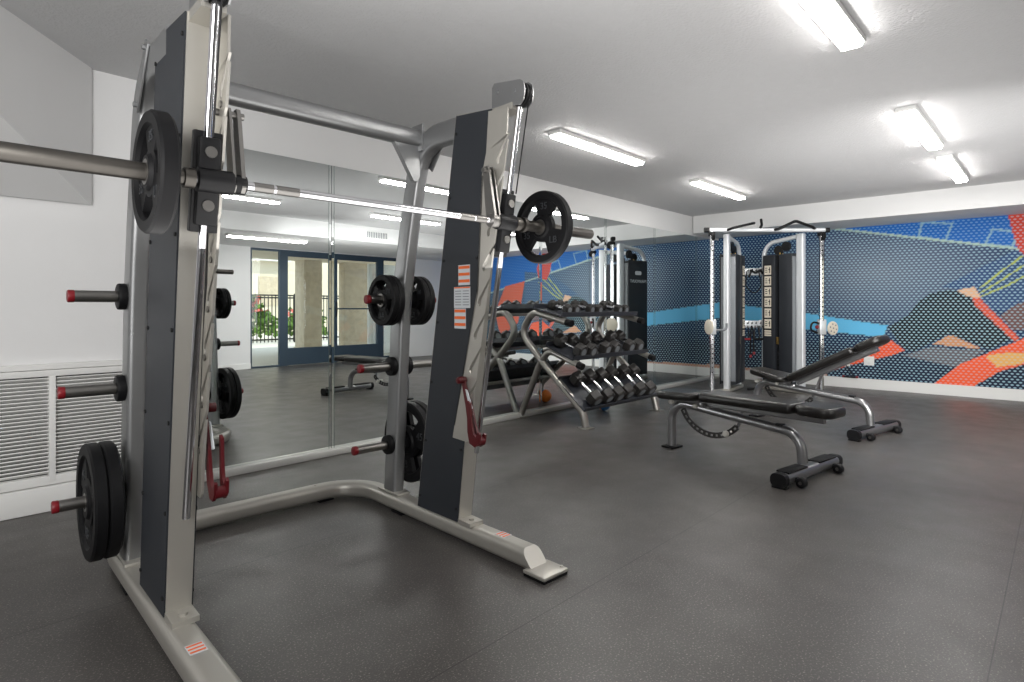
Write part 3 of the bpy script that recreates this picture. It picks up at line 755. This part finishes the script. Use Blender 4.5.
for (y0, z0), (y1, z1) in TR:
    a = Vector((0, y1-y0, z1-z0)); L = a.length; a.normalize(); nn = Vector((0, -a.z, a.y))
    if nn.z < 0: nn = -nn
    p0 = Vector((0, y0-RY, z0))
    prof = [(-.0, .045), (0, 0), (L, 0), (L, .05), (L-.008, .05), (L-.008, .008), (.008, .008), (.008, .045)]
    MB().prism(prof, p0, a, nn, (1, 0, 0), XB-XA+.06).build('tray', M['tray'], rk, smooth=0)
    MB().box((0, (y0+y1)/2-RY, (z0+z1)/2-.03), (XB-XA, .05, .035), .006).build('cross_rail', M['rack_steel'], rk)
def make_dumbbell(label, hr, hl, hdl, group):
    """hex dumbbell, axis along local Y"""
    t = thing('dumbbell', label, 'dumbbell', (0, 0, 0), 0, group)
    MB().lathe((0, -hdl/2-.005, 0), (0, 1, 0), [(0, .016), (hdl*.25, .0165), (hdl*.5, .0185), (hdl*.75, .0165), (hdl+.01, .016)], 16).build('handle', M['chrome'], t)
    for s in (-1, 1):
        vs = []; ring = [(0, .80), (.14*hl, 1.), (.86*hl, 1.), (hl, .84)]
        y0 = s*hdl/2
        for d, k in ring:
            for q in range(6):
                a = PI/6+q*PI/3; vs.append((hr*k*math.cos(a), y0+s*d, hr*k*math.sin(a)))
        fs = [tuple(range(6)), tuple(18+q for q in range(6))]+[(i*6+q, i*6+(q+1) % 6, (i+1)*6+(q+1) % 6, (i+1)*6+q) for i in range(3) for q in range(6)]
        h = MB().add(vs, fs).build('hex_head', M['hexhead'], t, smooth=0)
        MB().cyl((0, y0+s*(hl-.001), 0), (0, y0+s*(hl+.002), 0), hr*.5, seg=20).build('face_disc', M['grey_print'], h)
    return t
ordn = ['leftmost', 'second from left', 'third from left', 'fourth from left', 'fifth from left', 'rightmost']
tiers = [('top', .054, .066, .135, [4.57, 4.70, 4.955, 5.085, 5.46, 5.59]),
         ('middle', .075, .088, .165, [4.535, 4.70, 4.955, 5.12, 5.42, 5.59]),
         ('bottom', .082, .10, .165, [4.57, 4.765, 4.955, 5.145, 5.38, 5.56])]
for (nm, hr, hl, hdl, xs_), ((y0, z0), (y1, z1)) in zip(tiers, TR):
    proto = None; tilt = math.atan2(z1-z0, y1-y0); a = Vector((0, math.cos(tilt), math.sin(tilt))); nn = Vector((0, -a.z, a.y))
    L = math.hypot(y1-y0, z1-z0)
    for i, x in enumerate(xs_):
        lab = 'black hex dumbbell on the %s shelf of the rack, %s' % (nm, ordn[i])
        if proto is None: proto = t = make_dumbbell(lab, hr, hl, hdl, 'hex dumbbells on the rack')
        else: t = dup(proto, (0, 0, 0), (0, 0, 0), lab)
        cen = Vector((x, y0, z0))+a*(L/2+random.uniform(-.01, .01))+nn*(.009+hr*.866)
        t.location = cen; t.rotation_euler = (tilt, 0, random.uniform(-.04, .04))
# medicine ball under the rack
t = thing('medicine_ball', 'blue and orange ball on the floor under the dumbbell rack', 'ball', (5.33, 3.66, 0), math.radians(0))
for nm, m_, sg in (('front_half', M['ball_blue'], -1), ('rear_half', M['ball_orange'], 1)):
    mb = MB(); mb.ball((0, 0, .075), .075)
    keep = [f for f in mb.f if sum(mb.v[i][1] for i in f)/len(f)*sg > -1e-6]
    mb.f = keep; mb.m = [0]*len(keep)
    mb.build(nm, m_, t, smooth=60, label=('blue half' if sg < 0 else 'orange half'))

# ------------------------------------------------------------------ corner cable machine
cm_d, cm_r = 7.55, 3.288
fwv = Vector((math.cos(YAW), math.sin(YAW), 0)); rtv = Vector((math.sin(YAW), -math.cos(YAW), 0))
cl = fwv*cm_d+rtv*cm_r
# local frame: x = along the front bar, y = towards the corner
cmz = math.atan2(rtv.y, rtv.x)
cm = thing('cable_machine', 'tall silver dual cable pulley machine in the corner by the mural', 'cable machine', cl, cmz)
CS = Vector((.945, .945, .973)); cm.scale = CS
UP = (0, 0, 1)
bar_ = MB().sweep([(-.80, 0, 2.185), (.80, 0, 2.185)], rrect(.06, .055, .02)).build('top_bar', M['white_frame'], cm)
for s in (-1, 1):
    MB().sweep([(s*.79, 0, 2.185), (s*.85, 0, 2.185)], rrect(.07, .065, .02)).build('end_cap', M['black'], bar_)
g1 = MB().tube(fillet([(-.55, -.01, 2.18), (-.50, -.10, 2.20), (-.22, -.06, 2.265), (-.18, -.02, 2.275)], .03), .017, seg=12)
g1.build('pull_up_grip', M['black'], bar_)
MB().tube(fillet([(-.10, -.01, 2.20), (-.08, -.03, 2.25), (-.12, -.10, 2.31)], .03), .018, seg=12).build('pull_up_grip', M['black'], bar_)
MB().tube(fillet([(.09, -.01, 2.185), (.13, -.06, 2.19), (.33, -.10, 2.285), (.36, -.10, 2.287), (.60, -.06, 2.215), (.65, -.01, 2.20)], .03), .019, seg=12).build('pull_up_grip', M['black'], bar_)
for s in (-1, 1):
    nm = 'left' if s < 0 else 'right'
    X0, Y0, X1, Y1 = (-.47, .20, -.10, .70) if s < 0 else (.525, .12, .23, .62)
    td = Vector((X1-X0, Y1-Y0, 0)).normalized(); tn = Vector((td.y, -td.x, 0))*(1 if s < 0 else -1)  # tn: outward/back face
    if tn.y < 0: tn = -tn
    P = lambda a, b, z: Vector((X0, Y0, 0))+td*a+tn*b+Vector((0, 0, z))
    TL = math.hypot(X1-X0, Y1-Y0)
    # square guide post with holes and pulley carriage
    gp = MB().mi(0).sweep([(s*.748, 0, .03), (s*.748, 0, 2.16)], rrect(.05, .05, .008), up=(0, 1, 0)); gp.mi(1)
    for k in range(28):
        z = .3+k*.062; gp.cyl((s*.748, -.0255, z), (s*.748, -.0262, z), .010, seg=10); gp.cyl((s*.748-s*.0255, 0, z), (s*.748-s*.0262, 0, z), .010, seg=10)
    gp.build('guide_post', [M['chrome'], M['dark']], cm)
    MB().lathe((s*.748-.02, -.02, 2.10), (1, 0, 0), [(0, .06), (.01, .06), (.02, .048), (.03, .06), (.04, .06)], 24).box((s*.748, 0, 2.13), (.07, .1, .05), .006).build('top_pulley', M['black'], cm)
    cr = MB().box((s*.748, -.005, .90), (.09, .09, .20), .01).build('pulley_carriage', M['white_frame'], cm)
    if s > 0:
        w = MB().cyl((.81, -.02, .885), (.81, -.06, .885), .001, seg=8)
        dsk = MB().lathe((s*.748+.13, -.06, .885), (-.35, 1, 0), [(0, .085), (.006, .09), (.02, .09), (.026, .085)], 32).mi(1)
        ax = Vector((-.35, 1, 0)).normalized(); e1 = ax.orthogonal().normalized(); e2 = ax.cross(e1); c0 = Vector((s*.748+.13, -.06, .885))
        for rr2, nq in ((.025, 1), (.055, 6)):
            for q in range(nq):
                a = 2*PI*q/nq; pc = c0+(e1*math.cos(a)+e2*math.sin(a))*(rr2 if nq > 1 else 0); dsk.cyl(pc-ax*.002, pc+ax*.001, .011, seg=12)
        dsk.build('pulley_wheel', [M['cream'], M['grey_print']], cr, label='cream pulley wheel with holes')
        MB().tube(fillet([(s*.70, -.02, .95), (s*.60, -.03, .97), (s*.58, -.03, .86), (s*.68, -.02, .82)], .05), .013, seg=12).build('carriage_handle', M['black'], cr)
        MB().ball((s*.66, -.05, .90), .025).build('pull_pin', M['redcap'], cr, label='red pull pin')
    else:
        MB().lathe((s*.748-.06, -.02, .90), (1, .25, 0), [(0, .09), (.006, .10), (.02, .10), (.026, .09)], 32).build('pulley_wheel', M['cream'], cr)
        MB().tube(fillet([(s*.71, -.03, .86), (s*.60, -.05, .86), (s*.565, -.05, .89), (s*.565, -.05, .95)], .03), .016, seg=12).build('carriage_handle', M['grey_print'], cr)
    MB().tube([(s*.748, -.075, 2.09), (s*.748, -.055, .98)], .003, up=(0, 1, 0), seg=6).build('cable', M['black'], cm)
    MB().sweep([(s*.78, 0, .03), (X0, Y0, .03)], rrect(.10, .055, .015)).build('base_foot', M['platinum'], cm)
    # tower frame: inverted U with a wide front column
    tw = MB().sweep([P(.0, 0, .02), P(.0, 0, 2.15)], rrect(.11, .075, .02), up=tn).build('tower_column', M['white_frame'], cm)
    ar = fillet([P(.04, 0, 2.12), P(TL, 0, 2.06), P(TL, 0, .03)], .2, 10)
    MB().sweep(ar, rrect(.055, .05, .018), up=tn).build('tower_arch', M['white_frame'], cm)
    MB().sweep([P(-.02, 0, .03), P(TL+.03, 0, .03)], rrect(.10, .055, .015)).build('tower_base', M['platinum'], cm)
    # shrouds either side of the weight slot, stack between
    for a0, a1, nmx in ((.06, .27, 'front'), (.33, .53, 'rear')):
        c_ = P((a0+a1)/2, 0, 1.0); rotz = Matrix.Rotation(math.atan2(td.y, td.x), 3, 'Z')
        sh = MB().box(c_, (a1-a0, .21, 1.78), .012, rotz).build('shroud', M['panel'], cm)
        if nmx == 'rear':
            # exercise placard on the room side
            pl = MB().mi(0); off_ = -.1065
            pl.box(P((a0+a1)/2+.01, off_, 1.27), (.12, .003, .98), 0, rotz)
            pl.mi(1)
            for k in range(6):
                zc_ = 1.68-k*.15
                pl.box(P((a0+a1)/2+.01, off_-.001, zc_), (.108, .003, .128), 0, rotz)
            pl.mi(0)
            for k in range(6):
                zc_ = 1.68-k*.15
                for q in range(3): pl.box(P((a0+a1)/2+.035, off_-.0018, zc_+.03-q*.028), (.035, .003, .010), 0, rotz)
                pl.box(P((a0+a1)/2-.02, off_-.0018, zc_), (.012, .003, .08), 0, rotz); pl.box(P((a0+a1)/2-.015, off_-.0018, zc_+.01), (.03, .003, .012), 0, rotz)
            pl.mi(1)
            for q in range(3): pl.box(P((a0+a1)/2+.01, off_-.001, .83-q*.03), (.108, .003, .022), 0, rotz)
            pl.build('exercise_placard', [M['dark'], M['cream']], sh, smooth=0, label='cream exercise placard strip')
        elif True:
            MB().box(P(a0-.0, off_ if False else 0, 1.0), (.012, .20, 1.70), .004, rotz).build('shroud_edge', M['grey_shroud'], sh)
    st = MB()
    for k in range(9): st.box(P(.30, 0, .15+k*.052), (.40, .10, .046), .004, rotz)
    st.build('weight_stack', M['dark'], cm)
    mb = MB()
    for b_ in (-.03, .03): mb.cyl(P(.30, b_, .1), P(.30, b_, 1.92), .009, seg=12)
    mb.build('stack_rod', M['brass'], cm)
    MB().box(P(.30, -.085, .70), (.035, .02, .10), .004, rotz).build('stack_pin', M['brass'], cm)
    for a_, z in ((.22, 2.0), (.34, 1.955)):
        MB().lathe(P(a_, -.02, z), tn, [(0, .065), (.01, .065), (.02, .052), (.03, .065), (.04, .065)], 24).build('upper_pulley', M['black'], cm)
    # full cover on the outer side of the tower with emblem and name
    cv_ = MB().box(P(.30, .115, 1.0), (.48, .016, 1.80), .01, rotz).build('outer_cover', M['panel'], cm)
    rz_ = math.atan2(-td.y, -td.x) if s < 0 else math.atan2(td.y, td.x)
    c_ = P(.30, .1245, 1.66)
    MB().prism([(p[0]*.5+0, p[1]*.5) for p in rrect(.32, .12, .055)], P(.30, .1245, 1.70), td, UP, tn, .003).build('emblem', M['white_print'], cv_, smooth=0, label='pale rounded emblem')
    # text faces outward along tn
    q_ = Matrix((Vector(UP).cross(tn), Vector(UP), tn)).transposed().to_euler()
    text_mesh('lettering', 'PARAMOUNT', .068, .001, M['white_print'], cv_, P(.30, .1255, 1.57), q_, 1.0)
# accessory brackets between the towers
for z, nm in ((1.67, 'upper'), (.92, 'lower')):
    MB().box((.065, .65, z), (.35, .02, .10), .004).box((.20, .63, z+.01), (.07, .05, .10), .006).build('accessory_bracket', M['white_frame'], cm)
    mb = MB()
    for k in range(5): mb.tube(fillet([(-.07+.06*k, .64, z+.02), (-.07+.06*k, .60, z+.0), (-.07+.06*k, .585, z+.035)], .02), .006, seg=8)
    mb.build('hook_row', M['black'], cm)
def cmw(x, y, z): return Matrix.Translation(cl) @ Matrix.Rotation(cmz, 4, 'Z') @ Vector((x*CS.x, y*CS.y, z*CS.z))
# things that hang from the brackets
acc = 'cable machine attachments on the brackets'
def hang(name, lab, cat, x, z, build):
    t = thing(name, lab, cat, cmw(x+.06, .575, z), cmz, acc); build(t)
def rope(t):
    MB().tube(fillet([(-.1, 0, 0), (-.12, -.02, -.2), (-.0, -.03, -.33), (.1, -.02, -.2), (.07, 0, 0)], .08), .008, seg=10).build('strap', M['black'], t)
hang('loop_strap', 'long black loop cable hanging from the upper bracket', 'strap', 0., 1.67, rope)
def vbar(t):
    MB().tube(fillet([(-.09, -.01, -.07), (-.06, -.02, .02), (0, -.02, -.015), (.06, -.02, .03), (.1, -.01, -.02)], .025), .015, seg=10).build('bar', M['black'], t)
    for q in (-.06, .06): MB().cyl((q-.018, -.02, .02), (q+.018, -.02, .025), .02, seg=12).build('grip', M['rubber'], t)
hang('curl_bar', 'short black bent bar on the upper bracket of the cable machine', 'bar', 0.02, 1.66, vbar)
def stir(redtip):
    def f(t):
        MB().tube(fillet([(-.02, 0, 0), (-.035, -.015, -.16), (-.0, -.02, -.20), (.035, -.015, -.16), (.02, 0, 0)], .03), .008, seg=8).build('strap', M['black'], t)
        MB().cyl((-.045, -.018, -.185), (.045, -.018, -.185), .016, seg=12, bev=.003).build('grip', M['redcap'] if redtip else M['rubber'], t)
    return f
hang('stirrup_handle', 'single stirrup handle with a red grip on the lower bracket, leftmost', 'handle', -.11, .90, stir(True))
def tri(t):
    for q, dz in ((-.018, -.40), (.018, -.36)):
        MB().tube(fillet([(0, 0, 0), (q, -.012, -.1), (q*1.3, -.015, dz)], .03), .010, seg=10).build('rope', M['rubber'], t)
        MB().cyl((q*1.3, -.015, dz), (q*1.3, -.015, dz-.04), .02, seg=12, bev=.004).build('rope_end', M['redcap'], t, label='red rope end')
hang('triceps_rope', 'two-ended triceps rope with red ends on the lower bracket', 'rope', -.03, .90, tri)
hang('stirrup_handle', 'single stirrup handle with a black grip on the lower bracket, middle', 'handle', .04, .90, stir(False))
hang('stirrup_handle', 'single stirrup handle with a black grip on the lower bracket, rightmost', 'handle', .11, .90, stir(False))
# small handles left on the floor behind the left tower
t = thing('floor_handle', 'black cable attachment lying on the floor between the two towers', 'handle', cmw(-.02, .42, 0), cmz)
mb = MB().cyl((-.07, 0, .02), (.07, .03, .02), .018, seg=12, bev=.003); mb.build('grip', M['black'], t)
MB().tube(fillet([(-.07, 0, .02), (-.03, .10, .015), (.04, .11, .015), (.07, .03, .02)], .03), .008, seg=8).build('strap', M['black'], t)

# ------------------------------------------------------------------ glazed door wall behind the photographer, patio outside
yd = YO-.06
def frame_piece(mb, x0, x1, z0, z1, d=.06): mb.box(((x0+x1)/2, yd, (z0+z1)/2), (x1-x0, d, z1-z0))
w1 = thing('window_1', None, None, (0, 0, 0)); w1['kind'] = 'structure'
mb = MB()
for r_ in ((4.52, 4.56, 0, DT), (5.08, 5.16, 0, DT), (4.56, 5.08, DT-.04, DT), (4.56, 5.08, 0, .03)): frame_piece(mb, *r_)
mb.build('window_frame', M['bronze'], w1, smooth=0)
MB().box((4.82, yd, 1.12), (.52, .008, 2.17)).build('window_pane', M['glass'], w1, smooth=0)
for i, (a, b_) in enumerate(((5.16, 6.22), (6.22, 7.36))):
    dr = thing('door_%d' % (i+1), None, None, (0, 0, 0)); dr['kind'] = 'structure'
    mb = MB()
    for r_ in ((a, a+.09, 0, DT), (b_-.09, b_, 0, DT), (a+.09, b_-.09, DT-.12, DT), (a+.09, b_-.09, .01, .34)): frame_piece(mb, *r_)
    if i == 1: frame_piece(mb, a+.09, b_-.09, 1.09, 1.12, .04)
    mb.build('door_frame', M['bronze'], dr, smooth=0)
    MB().box(((a+b_)/2, yd, 1.22), (b_-a-.18, .008, 1.78)).build('door_pane', M['glass'], dr, smooth=0)
    hx = b_-.05 if i == 0 else a+.05
    MB().tube(fillet([(hx, yd+.03, .95), (hx, yd+.085, .97), (hx, yd+.085, 1.23), (hx, yd+.03, 1.25)], .03), .012, up=(1, 0, 0), seg=10).build('door_handle', M['black'], dr)
w2 = thing('window_2', None, None, (0, 0, 0)); w2['kind'] = 'structure'
mb = MB()
for r_ in ((7.36, 7.44, 0, DT), (8.0, 8.08, 0, DT), (7.44, 8.0, DT-.07, DT), (7.44, 8.0, 0, .06)): frame_piece(mb, *r_)
mb.build('window_frame', M['bronze'], w2, smooth=0)
MB().box((7.72, yd, 1.12), (.56, .008, 2.1)).build('window_pane', M['glass'], w2, smooth=0)
# patio
struct('patio_ground', MB().box((8., -13.0, -.06), (26, 20, .1)), M['patio'])
struct('patio_canopy', MB().box((6.8, -4.7, 2.45), (8, 3.6, .2)), M['building'])
t = thing('white_door', 'white panelled door on the patio seen through the narrow side window', 'door', (8.5, -4.2, 0), 0)
MB().box((0, 0, 1.1), (1.1, .06, 2.2), .005).build('leaf', M['trim'], t)
mb = MB()
for x in (-.27, .27):
    for z, hh in ((.55, .7), (1.5, .95)): mb.box((x, .035, z), (.36, .02, hh), .008)
mb.build('raised_panel', M['wall'], t)
for x, y, w_, d_, lab in ((7.45, -6.2, .5, .5, 'square stone-clad pillar on the patio outside the glass door'), (8.95, -6.1, 1.2, .3, 'wide stone-clad wall on the patio outside the right door leaf')):
    t = thing('stone_pillar', lab, 'pillar', (x, y, -.01))
    MB().box((0, 0, 1.19), (w_, d_, 2.36), .01).build('shaft', M['stucco'], t)
    MB().box((0, 0, .06), (w_+.06, d_+.06, .12), .01).build('plinth', M['stucco'], t)
t = thing('patio_fence', 'black metal picket fence across the patio', 'fence', (8.2, -10.3, -.01))
mb = MB()
for k in range(46): mb.box((-2.75+k*.12, 0, .78), (.022, .022, 1.5))
for z in (.12, 1.46, 1.54): mb.box((-.05, 0, z), (5.5, .035, .045))
mb.build('railing', M['dark'], t, smooth=0)
for x in (-2.8, -.9, .9, 2.7): MB().box((x, 0, .8), (.06, .06, 1.6), .004).build('post', M['dark'], t)
t = thing('beige_building', 'beige apartment building far beyond the patio fence', 'building', (9.5, -19., -.01))
MB().box((0, 0, 3.5), (20, 2, 7.)).build('wall', M['building'], t, smooth=0)
for x in (-3.2, -.6, 2.2): 
    w_ = MB().box((x, 1.01, 1.9), (1.0, .06, 1.3)).build('window', M['stucco'], t, smooth=0); 
    MB().box((x, .98, 3.3), (1.6, .9, .12)).build('balcony', M['trim'], t, smooth=0)
rnd = random.Random(3)
for k, (x, y, r_, lab) in enumerate(((6.6, -12.2, .95, 'green flowering shrub behind the left of the patio fence'), (8.5, -12.4, 1.0, 'green flowering shrub behind the middle of the patio fence'), (10.4, -12.2, .9, 'green flowering shrub behind the right of the patio fence'))):
    t = thing('flowering_shrub', lab, 'shrub', (x, y, -.01), 0, 'shrubs behind the fence')
    mb = MB(); mf = MB()
    for q in range(420):
        th = rnd.uniform(0, 2*PI); ph = rnd.uniform(0, PI*.5); rr2 = r_*rnd.uniform(.6, 1.)
        c_ = Vector((rr2*math.cos(th)*math.cos(ph), rr2*math.sin(th)*math.cos(ph), .15+1.45*r_*math.sin(ph)*rnd.uniform(.5, 1.)))
        u1 = Vector((rnd.gauss(0, 1), rnd.gauss(0, 1), rnd.gauss(0, 1))).normalized()*.13; u2 = u1.orthogonal().normalized()*.08
        (mf if (c_.z > 1.0*r_ and rnd.random() < .45) else mb).add([c_-u1, c_+u2, c_+u1, c_-u2], [(0, 1, 2, 3)])
    mb.build('foliage', M['leaf'], t, smooth=0); mf.build('blossom', M['flower'], t, smooth=0)
    MB().cyl((0, 0, 0), (0, 0, .8), .05, .03, seg=10).build('trunk', M['building'], t)

# ------------------------------------------------------------------ daylight and lamps
sc = bpy.context.scene
w = bpy.data.worlds.new('daylight'); sc.world = w; w.use_nodes = True
bg = w.node_tree.nodes['Background']; bg.inputs[0].default_value = (.80, .90, 1., 1); bg.inputs[1].default_value = 2.2
sun = bpy.data.lights.new('sun', 'SUN'); sun.energy = 4.5; sun.angle = math.radians(1.); sun.color = (1, .93, .82)
so_ = bpy.data.objects.new('sun', sun); C.objects.link(so_); so_.rotation_euler = (math.radians(38), math.radians(12), math.radians(140))
# added fill lamps facing up to brighten the ceiling, not fixtures of the room
for x, y, e, sx_, sy_ in ((1.0, 1.0, 30, 2.4, 1.8), (4.4, 1.2, 22, 3., 2.4), (6.8, 1.0, 10, 2.2, 2.4)):
    l = bpy.data.lights.new('ceiling_fill', 'AREA'); l.shape = 'RECTANGLE'; l.size = sx_; l.size_y = sy_; l.energy = e; l.color = (1, .98, .96)
    o = bpy.data.objects.new('ceiling_fill', l); C.objects.link(o); o.location = (x, y, 1.3); o.rotation_euler = (PI, 0, 0)
for p_, q_, e in (((-1.7, .3, 1.75), (1.1, 4.1, 1.6), 56), ((5.0, .2, 1.5), (5.6, -2.7, 1.2), 26), ((4.4, -.1, 1.3), (9.2, 1.7, .9), 50)):  # unseen fill lamps, added to brighten the left wall, door wall and mural
    l = bpy.data.lights.new('wall_fill', 'AREA'); l.shape = 'RECTANGLE'; l.size = 2.2; l.size_y = 1.7; l.energy = e; l.color = (1, .99, .97); l.spread = math.radians(120)
    o = bpy.data.objects.new('wall_fill', l); C.objects.link(o); o.location = p_
    o.rotation_euler = (Vector(q_)-o.location).to_track_quat('-Z', 'Y').to_euler()
sc.view_settings.view_transform = 'Standard'; sc.view_settings.look = 'None'; sc.view_settings.exposure = 0.
sc.cycles.max_bounces = 10; sc.cycles.diffuse_bounces = 6; sc.cycles.glossy_bounces = 6; sc.cycles.transparent_max_bounces = 12
sc.cycles.sample_clamp_indirect = 6.0
sc.cycles.caustics_reflective = True
